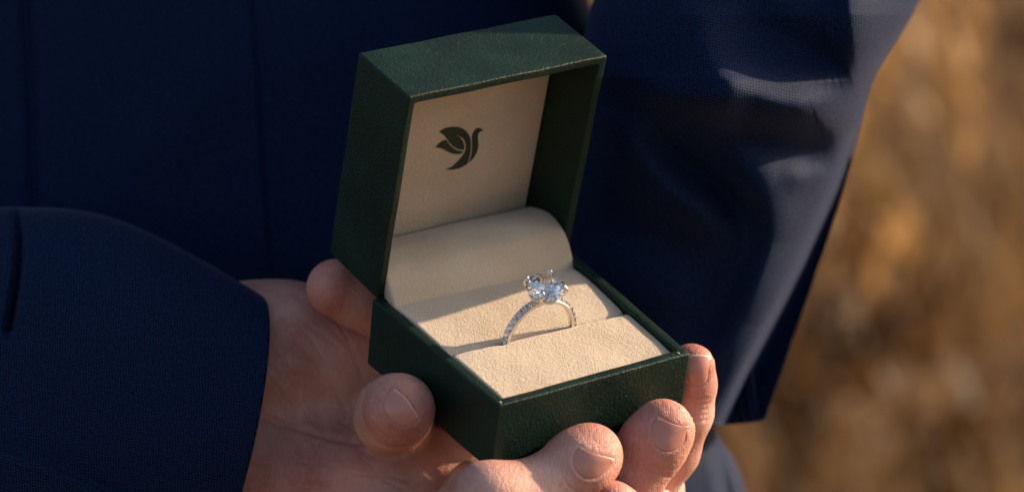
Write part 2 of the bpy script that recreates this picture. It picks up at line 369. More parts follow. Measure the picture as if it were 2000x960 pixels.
def torus_ring(r, z, rad, seg=48, wav=0.0):
    bm = bmesh.new(); rs = []
    for i in range(seg):
        a = 2 * math.pi * i / seg; zz = z + wav * math.cos(4 * a + math.pi)
        c = Vector((r * math.cos(a), r * math.sin(a), zz)); o = Vector((math.cos(a), math.sin(a), 0))
        rs.append([bm.verts.new((c + (o * math.cos(t) + Vector((0, 0, 1)) * math.sin(t)) * rad) * MM) for t in [2 * math.pi * k / 8 for k in range(8)]])
    for i in range(seg):
        for k in range(8): bm.faces.new((rs[i][k], rs[i][(k + 1) % 8], rs[(i + 1) % seg][(k + 1) % 8], rs[(i + 1) % seg][k]))
    return bm
bm = torus_ring(3.5, SZ - 2.5, .36, wav=.3); link('basket_rail', bm_done(bm, 'basket_rail'), M_METAL, ring, True).matrix_local = HEAD
bm = torus_ring(2.5, RO + .75, .4); link('basket_rail', bm_done(bm, 'basket_rail'), M_METAL, ring, True).matrix_local = HEAD
# tiny stones under the crown (hidden halo) and along the band
small = brilliant(.42); 
for v in small.verts: v.co *= MM
sm = bm_done(small, 'halo_stone'); sm.materials.append(M_GEM)
bead = bmesh.new(); bmesh.ops.create_icosphere(bead, subdivisions=2, radius=.24 * MM); beadme = bm_done(bead, 'bead'); beadme.materials.append(M_METAL)
beadme.polygons.foreach_set('use_smooth', [True] * len(beadme.polygons))
for k in range(20):
    a = 2 * math.pi * (k + .5) / 20
    o = bpy.data.objects.new('halo_stone', sm); COL.objects.link(o); o.parent = ring
    o.matrix_local = HEAD @ Matrix.Translation(Vector((3.55 * math.cos(a), 3.55 * math.sin(a), SZ - 2.45)) * MM) @ Vector((math.cos(a), math.sin(a), -.2)).to_track_quat('Z', 'Y').to_matrix().to_4x4()
st = brilliant(.86)
for v in st.verts: v.co *= MM
stm = bm_done(st, 'band_stone'); stm.materials.append(M_GEM)
for s in (-1, 1):
    for k in range(9):
        a = s * (math.radians(17) + k * math.radians(9.6))
        o = bpy.data.objects.new('band_stone', stm); COL.objects.link(o); o.parent = ring
        d = ring_pt(a, 1); o.location = d * (RO + .18) * MM; o.rotation_euler = d.to_track_quat('Z', 'Y').to_euler()
        am = a + s * math.radians(4.8)
        for y in (-.62, .62):
            q = bpy.data.objects.new('bead', beadme); COL.objects.link(q); q.parent = ring
            q.location = ring_pt(am, RO + .15, y) * MM

# ------------------------------------------------------------------ the person
FEET = np.array([P(300, 480, .93)[0], P(300, 480, .93)[1], 0])
person = empty('person', 'person in a dark navy suit jacket holding out an open ring box with both hands', 'person')
person.location = FEET
bpy.context.view_layer.update()
PINV = person.matrix_world.inverted()
def link_w(name, V, F, m, parent, smooth=True, uv=None):
    V = np.asarray(V) - FEET
    me = mesh_np(name, V, F)
    if uv is not None:
        l = me.uv_layers.new(name='UVMap'); vi = np.empty(len(me.loops), int); me.loops.foreach_get('vertex_index', vi)
        l.data.foreach_set('uv', np.asarray(uv)[vi].astype(np.float32).ravel())
    return link(name, me, m, parent, smooth)

def polydist(px, py, line):
    """signed distance in px to a polyline (positive on its right-hand side as drawn) and the position along it"""
    L = spline(line, 8); best = np.full(px.shape, 1e9); sg = np.zeros(px.shape); tt = np.zeros(px.shape)
    n = len(L) - 1
    for i in range(n):
        a, b = L[i], L[i + 1]; d = b - a; l2 = d @ d + 1e-9
        t = np.clip(((px - a[0]) * d[0] + (py - a[1]) * d[1]) / l2, 0, 1)
        ex = px - a[0] - t * d[0]; ey = py - a[1] - t * d[1]; q = np.hypot(ex, ey)
        m = q < best; best[m] = q[m]; sg[m] = np.sign(d[0] * (py - a[1]) - d[1] * (px - a[0]))[m]; tt[m] = ((i + t) / n)[m]
    return best, sg, tt
def ridge(px, py, line, amp, sl, sr, taper=True):
    """a soft fold of height amp (mm) with its own width on either side (px)"""
    d, s, t = polydist(px, py, line); sig = np.where(s > 0, sl, sr)
    h = amp * np.exp(-(d / sig) ** 2)
    if taper: q = np.clip(np.minimum(t, 1 - t) * 2.6 + .02, 0, 1); h = h * q * q * (3 - 2 * q)
    return h

def loft(name, A, Bq, depth, thick, bulge, m, parent, field=None, nt=120, nu=110, lip=True, back=.6, dense=None, post=None, expo=.8):
    """cloth tube between two silhouette lines; depth, thick (m) and bulge (px) vary along it"""
    Aq = spline(A, 10); Bs = spline(Bq, 10); k = np.linspace(0, 1, len(Aq)); t = np.linspace(0, 1, nt)
    A2 = np.stack([np.interp(t, k, Aq[:, i]) for i in (0, 1)], 1); B2 = np.stack([np.interp(t, k, Bs[:, i]) for i in (0, 1)], 1)
    kd = np.linspace(0, 1, len(depth)); dd = np.interp(t, kd, depth); th = np.interp(t, kd, thick); bu = np.interp(t, kd, bulge)
    c = (A2 + B2) / 2; h = (B2 - A2) / 2; ax = np.gradient(c, axis=0); ax /= np.linalg.norm(ax, axis=1)[:, None]
    # denser on the camera-facing half
    th1 = np.linspace(0, math.pi, nu); th2 = np.linspace(math.pi, 2 * math.pi, nu // 3)[1:-1]; ang = np.concatenate([th1, th2])
    if dense is not None:
        cx0, hx0 = np.mean(c[:, 0][nt // 4:nt // 2]), np.mean(h[:, 0][nt // 4:nt // 2])
        ang = np.unique(np.concatenate([ang] + [np.arccos(np.clip(-(np.arange(a, b, st) - cx0) / hx0, -1, 1)) for a, b, st in dense]))
    n = len(ang)
    ca, sa = np.cos(ang), np.sin(ang)
    e = expo
    px = c[:, None, 0] - h[:, None, 0] * ca + ax[:, None, 0] * bu[:, None] * np.maximum(sa, 0)
    py = c[:, None, 1] - h[:, None, 1] * ca + ax[:, None, 1] * bu[:, None] * np.maximum(sa, 0)
    prof = np.sign(sa) * np.abs(sa) ** e
    dep = dd[:, None] - th[:, None] * np.where(prof > 0, prof, prof * back)
    if field is not None:
        w = np.clip(sa, 0, 1) ** .5
        dep = dep - field(px, py) * .001 * w
    if post is not None: dep = np.where(sa[None, :] > 0, post(px, py, dep, dd[:, None]), dep)
    V = P3(px, py, dep).reshape(-1, 3)
    UVm = np.stack([px * .000128, py * .000128], -1).reshape(-1, 2)
    V = list(V); UVl = list(UVm); F = []
    for i in range(nt - 1):
        for j in range(n):
            k2 = (j + 1) % n; F.append((i * n + j, i * n + k2, (i + 1) * n + k2, (i + 1) * n + j))
    if lip:        # rolled hem and the inside of the opening
        base = (nt - 1) * n; cc = np.mean(np.array(V[base:base + n]), axis=0); axw = np.array(V[base + n // 4]) - np.array(V[base - n + n // 4]); axw /= np.linalg.norm(axw)
        prev = base
        for off, sh in ((.0006, .0007), (.0014, .0004), (.0018, -.001), (.0024, -.012), (.004, -.05)):
            s0 = len(V)
            for j in range(n):
                v = np.array(V[base + j]); r = cc - v; r /= np.linalg.norm(r); V.append(v + r * off + axw * sh); UVl.append(UVl[base + j])
            for j in range(n): k2 = (j + 1) % n; F.append((prev + j, prev + k2, s0 + k2, s0 + j))
            prev = s0
    o = link_w(name, V, F, m, parent, True, UVl)
    b = bmesh.new(); b.from_mesh(o.data); bmesh.ops.recalc_face_normals(b, faces=b.faces); b.to_mesh(o.data); b.free()
    o.data.polygons.foreach_set('use_smooth', [True] * len(o.data.polygons))
    return o
def P3(px, py, d):
    return CAM + d[..., None] * (FWD + RIGHT * ((px - 1000) / FOC)[..., None] - UP * ((py - 480) / FOC)[..., None])

# jacket body
def torso_field(px, py):
    f = np.zeros(px.shape)
    d, s, t = polydist(px, py, [(478, -400), (488, -40), (503, 130), (516, 330), (528, 520), (536, 800)])
    f += -1.3 * np.exp(-(d / 5.0) ** 2) + .5 * np.exp(-(d / 22.0) ** 2) + .8 * (1 / (1 + np.exp(-s * d / 5.0)))
    d, s, t = polydist(px, py, [(30, -400), (48, -20), (60, 200), (68, 420), (75, 700)])
    f += -2.6 * np.exp(-(d / 14.0) ** 2)
    f += ridge(px, py, [(560, -60), (640, 60), (700, 220)], 2.0, 60, 50)
    f += ridge(px, py, [(200, 380), (340, 250), (480, 60)], 1.2, 70, 70)
    f += ridge(px, py, [(1392, 800), (1405, 880), (1430, 1000)], -9, 16, 10, False)
    f += ridge(px, py, [(1375, 780), (1385, 880), (1405, 1000)], 3, 14, 14, False)
    return f
loft('jacket', [(-900, -700), (-900, -250), (-900, 0), (-900, 300), (-900, 500), (-900, 820), (-900, 960), (-900, 1500)],
     [(1040, -700), (1090, -250), (1150, 0), (1250, 260), (1320, 500), (1392, 820), (1458, 960), (1600, 1500)],
     [.905], [.095], [0], M_JACKET, person, torso_field, nt=240, nu=150, lip=True, back=1.5, expo=.5, dense=[(455, 560, 2.0), (20, 100, 4.0), (1370, 1470, 5.0)])
# trousers below the jacket (out of frame, down to the ground)
for sx in (-.12, .1):
    V = []; F = []
    top = P(300, 1300, 1.0)
    for i, z in enumerate(np.linspace(top[2], .0, 14)):
        r = .105 - .045 * i / 13
        for k in range(24):
            a = 2 * math.pi * k / 24; V.append((top[0] + sx + r * math.cos(a), top[1] + r * math.sin(a), z))
    for i in range(13):
        for k in range(24): F.append((i * 24 + k, i * 24 + (k + 1) % 24, (i + 1) * 24 + (k + 1) % 24, (i + 1) * 24 + k))
    link_w('trouser_leg', V, F, M_JACKET, person, True, [(v[0], v[2]) for v in V])

# sleeve on the right, with deep wrinkles
def rs_field(px, py):
    f = np.zeros(px.shape)
    f += ridge(px, py, [(1330, 60), (1385, 130), (1450, 185), (1540, 212), (1640, 205), (1720, 150)], 13.0, 62, 46)
    f += ridge(px, py, [(1400, -30), (1500, 60), (1600, 110), (1650, 100)], -6.0, 60, 50)
    f += ridge(px, py, [(1650, -200), (1660, -20), (1672, 90), (1690, 190)], 9.0, 34, 75)
    f += ridge(px, py, [(1380, 230), (1460, 268), (1540, 282), (1610, 285), (1660, 250)], -6.0, 44, 44)
    f += ridge(px, py, [(1180, 140), (1290, 185), (1400, 205), (1470, 225)], 9.0, 45, 40)
    f += ridge(px, py, [(1195, 190), (1215, 260), (1290, 345), (1400, 440), (1450, 560)], 12.0, 60, 52)
    f += ridge(px, py, [(1240, 215), (1320, 310), (1420, 390), (1480, 460)], -9.0, 40, 36)
    f += ridge(px, py, [(1400, 200), (1455, 310), (1500, 395), (1512, 470), (1478, 570), (1420, 690), (1360, 780)], 14.0, 40, 85)
    f += ridge(px, py, [(1290, -120), (1330, 20), (1420, 120)], 4.5, 45, 60)
    f += ridge(px, py, [(1150, 480), (1260, 560), (1400, 600)], 3.0, 60, 60)
    f += ridge(px, py, [(1520, 330), (1580, 350), (1640, 330)], 3.5, 30, 28)
    # the back panel of the sleeve, folded behind the front one
    d, s, t = polydist(px, py, [(1662, 250), (1640, 330), (1600, 430), (1530, 580), (1462, 710), (1400, 840)])
    g = np.clip(t * 5, 0, 1)
    f += -2.0 * g * np.exp(-(d / 12.0) ** 2)
    return f
def rs_post(px, py, dep, dd):
    d, s, t = polydist(px, py, [(1662, 250), (1640, 330), (1600, 430), (1530, 580), (1462, 710), (1400, 840)])
    g = np.clip(t * 6, 0, 1) / (1 + np.exp(np.clip((s * d + 4) / 3.0, -40, 40)))
    tgt = dd + .002 - .010 * (1 - np.exp(-(d / 70.0) ** 2))
    return dep * (1 - g) + np.maximum(tgt, dep) * g
rsl = loft('sleeve', [(1300, -1900), (1240, -900), (1215, -320), (1185, -100), (1150, 30), (1125, 150), (1110, 300), (1100, 450), (1120, 620), (1170, 815)],
     [(2050, -1900), (1960, -900), (1860, -320), (1830, -100), (1782, 30), (1706, 160), (1662, 320), (1612, 480), (1556, 640), (1496, 812)],
     [.86, .84, .815, .812, .803, .800, .816, .830, .833, .826], [.05, .05, .05, .052, .052, .05, .046, .044, .042, .038], [0, 0, 0, 0, 0, 0, 0, 0, 0, 14], M_JACKET, person, rs_field, nt=330, nu=300, post=rs_post, back=2.3)
rsl['label'] = 'right-hand sleeve with deep sunlit wrinkles'
# sleeve on the left
def ls_field(px, py):
    f = ridge(px, py, [(60, 440), (120, 560), (150, 700), (140, 850)], 1.6, 90, 90)
    f += ridge(px, py, [(360, 560), (420, 700), (430, 850)], -1.2, 60, 60)
    f += ridge(px, py, [(28, 380), (40, 470), (34, 560), (20, 640)], -9.0, 12, 7, False)
    f += ridge(px, py, [(-60, 380), (-20, 470), (-30, 600)], -5.0, 40, 30, False)
    d, s, t = polydist(px, py, [(-120, 850), (0, 886), (90, 915), (200, 965), (320, 1040)])
    f += 6.0 / (1 + np.exp(-s * d / 3.0)) + 1.5 * np.exp(-(d / 9.0) ** 2)
    return f
lsl = loft('sleeve', [(-420, 470), (-220, 430), (-60, 408), (40, 404), (160, 411), (265, 442), (385, 502), (508, 574)],
     [(-420, 1180), (-220, 1200), (-60, 1200), (40, 1200), (130, 1190), (215, 1170), (310, 1140), (400, 1095)],
     [.790, .785, .782, .780, .778, .776, .774, .772], [.04, .04, .04, .04, .038, .036, .033, .030], [0, 0, 0, 0, 10, 20, 30, 44], M_JACKET, person, ls_field, nt=260, nu=220)
lsl['label'] = 'left-hand sleeve in shade, its hem at the wrist'

# ------------------------------------------------------------------ hands as smooth solids
def sdf_mesh(prims, vox, creases=None):
    """prims: (group, k, p0, r0, p1, r1); groups are blended among themselves then with the rest"""
    pts = np.array([q for p in prims for q in (p[2], p[4])]); rad = max(max(p[3], p[5]) for p in prims) + .004
    lo = pts.min(0) - rad; hi = pts.max(0) + rad
    def ev(X):
        d = np.full(len(X), 1.0, np.float32)
        for g, k, a, ra, b, rb in prims:
            ab = b - a; t = np.clip((X - a) @ ab / (ab @ ab + 1e-12), 0, 1)
            q = np.sqrt(((X - a - t[:, None] * ab) ** 2).sum(1)) - (ra + (rb - ra) * t)
            h = np.clip(.5 + .5 * (d - q) / k, 0, 1)
            d = (d * (1 - h) + q * h - k * h * (1 - h))
        return d
    cs = vox * 6; nc = np.ceil((hi - lo) / cs).astype(int) + 1
    gx = [lo[i] + cs * np.arange(nc[i]) for i in range(3)]
    G = np.stack(np.meshgrid(*gx, indexing='ij'), -1); cd = ev(G.reshape(-1, 3)).reshape(nc)
    nf = (nc - 1) * 6 + 1
    D = np.repeat(np.repeat(np.repeat(np.sign(cd[:-1, :-1, :-1]) * 1.0, 6, 0), 6, 1), 6, 2).astype(np.float32) * .01
    D = np.pad(D, ((0, 1),) * 3, mode='edge')
    near = np.abs(cd) < cs * 2.6
    blk = np.zeros(nc - 1, bool)
    for dx in (0, 1):
        for dy in (0, 1):
            for dz in (0, 1): blk |= near[dx:nc[0] - 1 + dx, dy:nc[1] - 1 + dy, dz:nc[2] - 1 + dz]
    idx = np.argwhere(blk); off = np.stack(np.meshgrid(*[np.arange(7)] * 3, indexing='ij'), -1).reshape(-1, 3)
    for s in range(0, len(idx), 3000):
        I = (idx[s:s + 3000, None, :] * 6 + off[None]).reshape(-1, 3); X = lo + I * vox
        D[I[:, 0], I[:, 1], I[:, 2]] = ev(X)
    neg = D < 0
    cnt = sum(neg[dx:D.shape[0] - 1 + dx, dy:D.shape[1] - 1 + dy, dz:D.shape[2] - 1 + dz].astype(np.int8) for dx in (0, 1) for dy in (0, 1) for dz in (0, 1))
    act = (cnt > 0) & (cnt < 8); cells = np.argwhere(act); vid = -np.ones(act.shape, int); vid[act] = np.arange(len(cells))
    acc = np.zeros((len(cells), 3)); num = np.zeros(len(cells))
    cor = [(a, b, c) for a in (0, 1) for b in (0, 1) for c in (0, 1)]
    for a in range(8):
        for b in range(a + 1, 8):
            A_, B_ = np.array(cor[a]), np.array(cor[b])
            if abs(A_ - B_).sum() != 1: continue
            ia = cells + A_; ib = cells + B_; da = D[ia[:, 0], ia[:, 1], ia[:, 2]]; db = D[ib[:, 0], ib[:, 1], ib[:, 2]]
            m = (da < 0) != (db < 0); t = da / (da - db + 1e-20)
            acc[m] += (A_ + t[:, None] * (B_ - A_))[m]; num[m] += 1
    V = lo + (cells + acc / num[:, None]) * vox
    F = []
    for ax in range(3):
        sl0 = [slice(1, -1)] * 3; n0 = neg; 
        sh = [0, 0, 0]; sh[ax] = 1
        a = neg[:D.shape[0] - sh[0], :D.shape[1] - sh[1], :D.shape[2] - sh[2]]; b = neg[sh[0]:, sh[1]:, sh[2]:]
        e = np.argwhere(a != b); u, v = (ax + 1) % 3, (ax + 2) % 3
        e = e[(e[:, u] > 0) & (e[:, v] > 0)]
        du = np.zeros(3, int); du[u] = 1; dv = np.zeros(3, int); dv[v] = 1
        q = [e, e - du, e - du - dv, e - dv]; ids = np.stack([vid[x[:, 0], x[:, 1], x[:, 2]] for x in q], 1)
        flip = ~a[e[:, 0], e[:, 1], e[:, 2]]; ids[flip] = ids[flip][:, ::-1]; F.append(ids)
    F = np.vstack(F); F = F[(F >= 0).all(1)]
    # a few rounds of smoothing
    for _ in range(3):
        s = np.zeros_like(V); c = np.zeros(len(V))
        for i in range(4):
            np.add.at(s, F[:, i], V[F[:, (i + 1) % 4]]); np.add.at(c, F[:, i], 1); np.add.at(s, F[:, i], V[F[:, i - 1]]); np.add.at(c, F[:, i], 1)
        V = V * .5 + .5 * s / c[:, None]
    return V, F
def vnormals(V, F):
    n = np.cross(V[F[:, 2]] - V[F[:, 0]], V[F[:, 3]] - V[F[:, 1]]); o = np.zeros_like(V)
    for i in range(4): np.add.at(o, F[:, i], n)
    return o / (np.linalg.norm(o, axis=1)[:, None] + 1e-12)
def chain(g, k, pts):
    return [(g, k, np.array(a), ra, np.array(b), rb) for (a, ra), (b, rb) in zip(pts, pts[1:])]
m_ = .001
handA = []
handA += chain('palm', .012, [(P(250, 780, .780), .024), (P(440, 712, .777), .018), (P(560, 697, .777), .0168), (P(690, 705, .780), .016)])
handA += chain('palm', .010, [(P(250, 900, .780), .020), (P(420, 930, .772), .017), (P(620, 955, .770), .0165), (P(780, 1010, .768), .0150)])
handA += chain('palm', .010, [(P(430, 820, .785), .0175), (P(600, 810, .785), .0155), (P(760, 850, .79), .015)])
handA += chain('palm', .008, [(P(700, 930, .775), .014), (P(860, 960, .772), .014), (P(960, 1010, .765), .013)])
handA += chain('palm', .008, [(P(690, 1010, .768), .015), (P(860, 1010, .765), .014), (P(980, 1060, .755), .013)])
thumb = [(PB(779, 799, 0, -9.0), .0088), (P(772, 804, .733), .0089), (P(765, 812, .748), .0090), (P(764, 818, .764), .0092)]
handA += chain('thumb', .003, thumb)
index_ = [(PB(1153, 889, 1, -8.3), .0078), (PB(1132, 905, 1, -8.6), .0082), (PB(1062, 962, 1, -8.5), .0085), (PB(955, 980, 1, -7), .0093), (P(870, 1060, .760), .012)]
handA += chain('index', .0025, index_)
middle = [(PB(1295, 840, 1, -8.3), .0077), (PB(1277, 865, 1, -8.6), .0081), (PB(1222, 945, 1, -8), .0083), (PB(1150, 1040, 1, -3), .009), (B(5, 10, -42), .010), (P(960, 1080, .757), .012)]
handA += chain('middle', .0022, middle)
ringf = [(PB(1350, 716, 0, 63.6), .0058), (PB(1349, 752, 0, 64.0), .0062), (PB(1340, 805, 0, 63.4), .0066), (PB(1310, 880, 0, 61.5), .0071), (PB(1240, 975, 0, 55), .008), (B(20, 28, -48), .010), (P(960, 1080, .765), .012)]
handA += chain('ring', .0020, ringf)
pink = [(B(42, 50, -46), .0062), (B(28, 48, -54), .0068), (P(880, 1080, .785), .010)]
handA += chain('pinky', .0022, pink)
# blend order: fingers stay distinct from one another because their k is small
VOX = .00045
V, F = sdf_mesh(handA, VOX)
Nn = vnormals(V, F)
if Nn.mean(0) is not None:
    c = V.mean(0)
    if ((V - c) * Nn).sum() < 0: F = F[:, ::-1].copy(); Nn = -Nn
px, py, dp = world_to_px(V); front = (Nn @ FWD) < .15
def cut(px, py, line, depth, w, dlo=0, dhi=9, n=8):
    d, s, t = polydist(px, py, line); e = np.clip(np.minimum(t, 1 - t) * 5 + .05, 0, 1)
    return depth * e * np.exp(-(d / w) ** 2)
disp = np.zeros(len(V))
pm = front & (dp > .748) & (px < 960); pw = np.clip((dp - .750) / .010, 0, 1)
creases = [([(488, 800), (540, 822), (600, 842), (660, 858), (730, 868), (790, 880)], .9, 6), ([(520, 812), (580, 870), (625, 930), (650, 990)], .6, 6), ([(500, 655), (560, 720), (610, 790), (640, 850)], .35, 6),
           ([(545, 640), (600, 690), (655, 760), (680, 820)], .3, 5), ([(510, 700), (550, 740), (585, 800)], .25, 5), ([(500, 860), (560, 900), (600, 960)], .3, 5), ([(600, 845), (640, 900), (720, 960)], .35, 6),
           ([(740, 868), (800, 890), (860, 940), (900, 1000)], .7, 9), ([(470, 900), (520, 925), (560, 970)], .25, 4), ([(700, 900), (760, 930), (800, 980)], .3, 7), ([(560, 600), (620, 650), (690, 700)], .2, 5), ([(640, 640), (690, 690), (715, 760)], .25, 6)]
for ln, dpth, w in creases:
    disp[pm] -= cut(px[pm], py[pm], ln, dpth * 1e-3, w) * pw[pm]
# soft bulges of the palm
lum = np.zeros(len(V))
for cx, cy, sx, a in ((590, 690, 80, .9), (520, 900, 70, .6), (660, 930, 60, .5), (690, 640, 45, .4)):
    lum += a * 1e-3 * np.exp(-((px - cx) ** 2 + (py - cy) ** 2) / sx ** 2)
disp[pm] += (lum * pw)[pm]
for k in range(44):       # fine oblique furrows across the palm
    x0 = 500 + rng.random() * 260; y0 = 600 + rng.random() * 340; L = 40 + rng.random() * 80; a = math.radians(35 + rng.normal() * 22)
    ln = [(x0, y0), (x0 + L * .5 * math.cos(a), y0 + L * .5 * math.sin(a) + rng.normal() * 4), (x0 + L * math.cos(a), y0 + L * math.sin(a))]
    sel = pm & (np.abs(px - x0 - 30) < 120) & (np.abs(py - y0 - 20) < 120)
    disp[sel] -= cut(px[sel], py[sel], ln, .22e-3, 3.2)
NAILS = {
 'thumb': dict(out=[(768, 756), (752, 778), (751, 800), (764, 820), (785, 830), (806, 827), (817, 813), (806, 795), (790, 773)], free=[(768, 756), (790, 773), (806, 795), (817, 813)], dmax=.730),
 'index': dict(out=[(1133, 872), (1122, 886), (1119, 903), (1126, 920), (1142, 932), (1163, 933), (1182, 922), (1194, 909), (1198, 896), (1180, 890), (1154, 884)], free=[(1133, 872), (1154, 884), (1180, 890), (1198, 896)], dmax=.725),
 'middle': dict(out=[(1284, 814), (1274, 829), (1271, 850), (1280, 870), (1298, 881), (1320, 877), (1336, 862), (1339, 846), (1343, 831), (1330, 832), (1305, 824)], free=[(1284, 814), (1305, 824), (1330, 832), (1343, 831)], dmax=.735),
 'ring': dict(out=[(1344, 692), (1343, 712), (1342, 735), (1350, 750), (1365, 754), (1380, 744), (1384, 722), (1387, 697), (1372, 692)], free=[(1344, 692), (1372, 692), (1387, 697)], dmax=.76)}
for nm, q in NAILS.items():
    c = np.mean(q['out'], 0)
    sel = front & (dp < q['dmax']) & (np.hypot(px - c[0], py - c[1]) < 90)
    lp = q['out'] + [q['out'][0]]
    d, s, t = polydist(px[sel], py[sel], lp)
    X, Y = px[sel], py[sel]; ins = np.zeros(len(X), bool); ol = spline(lp, 6)
    for (xa, ya), (xb, yb) in zip(ol, ol[1:]):
        cr = ((ya > Y) != (yb > Y)) & (X < (xb - xa) * (Y - ya) / (yb - ya + 1e-12) + xa); ins ^= cr
    dfree = polydist(X, Y, q['free'])[0]; side = 1 - np.exp(-(dfree / 9) ** 2)
    disp[sel] -= .28e-3 * np.clip(np.where(ins, d / 4 + .35, .35 - d / 5), 0, 1)
    disp[sel] += .20e-3 * np.exp(-((np.where(ins, -d, d) - 5) / 4.5) ** 2) * side
    # flesh swells a little beyond the free edge and round the sides
    disp[sel] += .08e-3 * np.exp(-((d - 12) / 8) ** 2)
    n2 = np.array(q['out'][len(q['out']) // 2 - 1]); f2 = np.mean(q['free'], 0); ax = n2 - f2; ax = ax / np.linalg.norm(ax); pp = np.array([-ax[1], ax[0]])
    for k in range(4):      # knuckle wrinkles behind the nail
        cc = n2 + ax * (34 + 9 * k) + rng.normal(0, 1.5, 2); w = 26 + 6 * rng.random()
        ln = [tuple(cc - pp * w - ax * 5), tuple(cc + rng.normal(0, 1.5, 2)), tuple(cc + pp * w - ax * 5)]
        disp[sel] -= cut(px[sel], py[sel], ln, .28e-3, 3.0)
sel = front & (dp < .765) & (px > 1270) & (px < 1400) & (py > 760)
for yy in (775, 785, 795, 806, 816):
    disp[sel] -= cut(px[sel], py[sel], [(1335, yy), (1360, yy + 6), (1392, yy + 1)], .26e-3, 3.0)
V = V + Nn * disp[:, None]
def flush_attr(o, V, spots):
    f = np.zeros(len(V))
    for c, r, a in spots: f = np.maximum(f, a * np.exp(-(((V - c) ** 2).sum(1)) / r ** 2))
    a = o.data.attributes.new('flush', 'FLOAT', 'POINT'); a.data.foreach_set('value', f.astype(np.float32))
ha = link_w('hand', V, F, M_SKIN, person); ha['label'] = 'hand reaching in from the left, palm under the box and fingertips curled over its front'
spots = [(thumb[0][0], .011, .8), (index_[0][0], .010, .9), (middle[0][0], .010, .9), (ringf[0][0], .009, .9), (index_[2][0], .010, .35), (P(620, 940, .752), .014, .6), (P(700, 640, .76), .016, .5), (P(540, 960, .755), .016, .4)]
flush_attr(ha, V, spots)
bvh = BVHTree.FromPolygons([Vector(v) for v in V], [tuple(map(int, f)) for f in F])
def make_nail(q, parent):
    out = np.array(spline(q['out'] + [q['out'][0]], 5)[:-1]); c = out.mean(0); n = len(out); rr = [0, .25, .5, .7, .85, .94, 1.0]
    fl = spline(q['free'], 6)
    Vn = []; lab = []
    for r in rr:
        for o in (out if r > 0 else out[:1]):
            p = c + (o - c) * r
            d3 = Vector(P(p[0], p[1], 1.0) - CAM).normalized()
            hit, nr, ix, ds = bvh.ray_cast(Vector(CAM), d3)
            if hit is None: hit = Vector(P(p[0], p[1], q['dmax'] - .01)); nr = -Vector(FWD)
            if nr.dot(d3) > 0: nr = -nr
            fd = np.hypot(*(fl - p).T).min()
            Vn.append((np.array(hit), np.array(nr), r, fd))
    # average normal: nail curves more smoothly than the flesh below
    an = np.mean([v[1] for v in Vn], 0); an /= np.linalg.norm(an)
    pts = []
    for h, nr, r, fd in Vn:
        k_ = math.exp(-(fd / 8) ** 2)
        lift = .36e-3 * (1 - r ** 4) * (1 - k_) + .50e-3 * k_ - (.10e-3 * (1 - k_) if r > .93 else 0)
        pts.append(h + (an * .6 + nr * .4) * lift)
    Fn = [];
    for j in range(n): Fn.append((0, 1 + j, 1 + (j + 1) % n))
    for i in range(len(rr) - 2):
        a = 1 + i * n; b = a + n
        for j in range(n): Fn.append((a + j, b + j, b + (j + 1) % n, a + (j + 1) % n))
    # smooth interior
    pts = np.array(pts); adj = [set() for _ in pts]
    for f in Fn:
        for i in range(len(f)): adj[f[i]].add(f[i - 1]); adj[f[i - 1]].add(f[i])
    for _ in range(16):
        new = pts.copy()
        for i in range(1 + (len(rr) - 2) * n): new[i] = .5 * pts[i] + .5 * pts[list(adj[i])].mean(0)
        pts = new
    e1 = np.cross(an, UP); e1 /= np.linalg.norm(e1); e2 = np.cross(an, e1); o0 = pts.mean(0); q_ = pts - o0
    u_, v_, h_ = q_ @ e1 * 1e3, q_ @ e2 * 1e3, q_ @ an
    A_ = np.stack([np.ones_like(u_), u_, v_, u_ * u_, u_ * v_, v_ * v_], 1); co = np.linalg.lstsq(A_, h_, rcond=None)[0]; fit = A_ @ co
    for i, (h, nr, r, fd) in enumerate(Vn):
        w_ = 1 - .55 * r ** 6
        pts[i] += an * (w_ * (fit[i] - h_[i]) + .20e-3 * (1 - r ** 4) + .12e-3)
    # underside, so that the nail has thickness
    nb = len(pts); low = pts - an * .45e-3
    allp = np.vstack([pts, low]); base = 1 + (len(rr) - 2) * n
    F2 = Fn + [tuple(nb + k for k in reversed(f)) for f in Fn] + [(base + j, nb + base + j, nb + base + (j + 1) % n, base + (j + 1) % n) for j in range(n)]
    o = link_w('fingernail', allp, F2, M_NAIL, parent); o.data.materials.append(M_TIP)
    fdv = [v[3] if v[2] > .86 else 99 for v in Vn] * 2
    o.data.polygons.foreach_set('material_index', [1 if np.mean([fdv[k] < 4.5 for k in f]) > .55 else 0 for f in F2])
    b = bmesh.new(); b.from_mesh(o.data); bmesh.ops.recalc_face_normals(b, faces=b.faces); b.to_mesh(o.data); b.free()
    o.data.polygons.foreach_set('use_smooth', [True] * len(o.data.polygons))
for q in NAILS.values(): make_nail(q, ha)

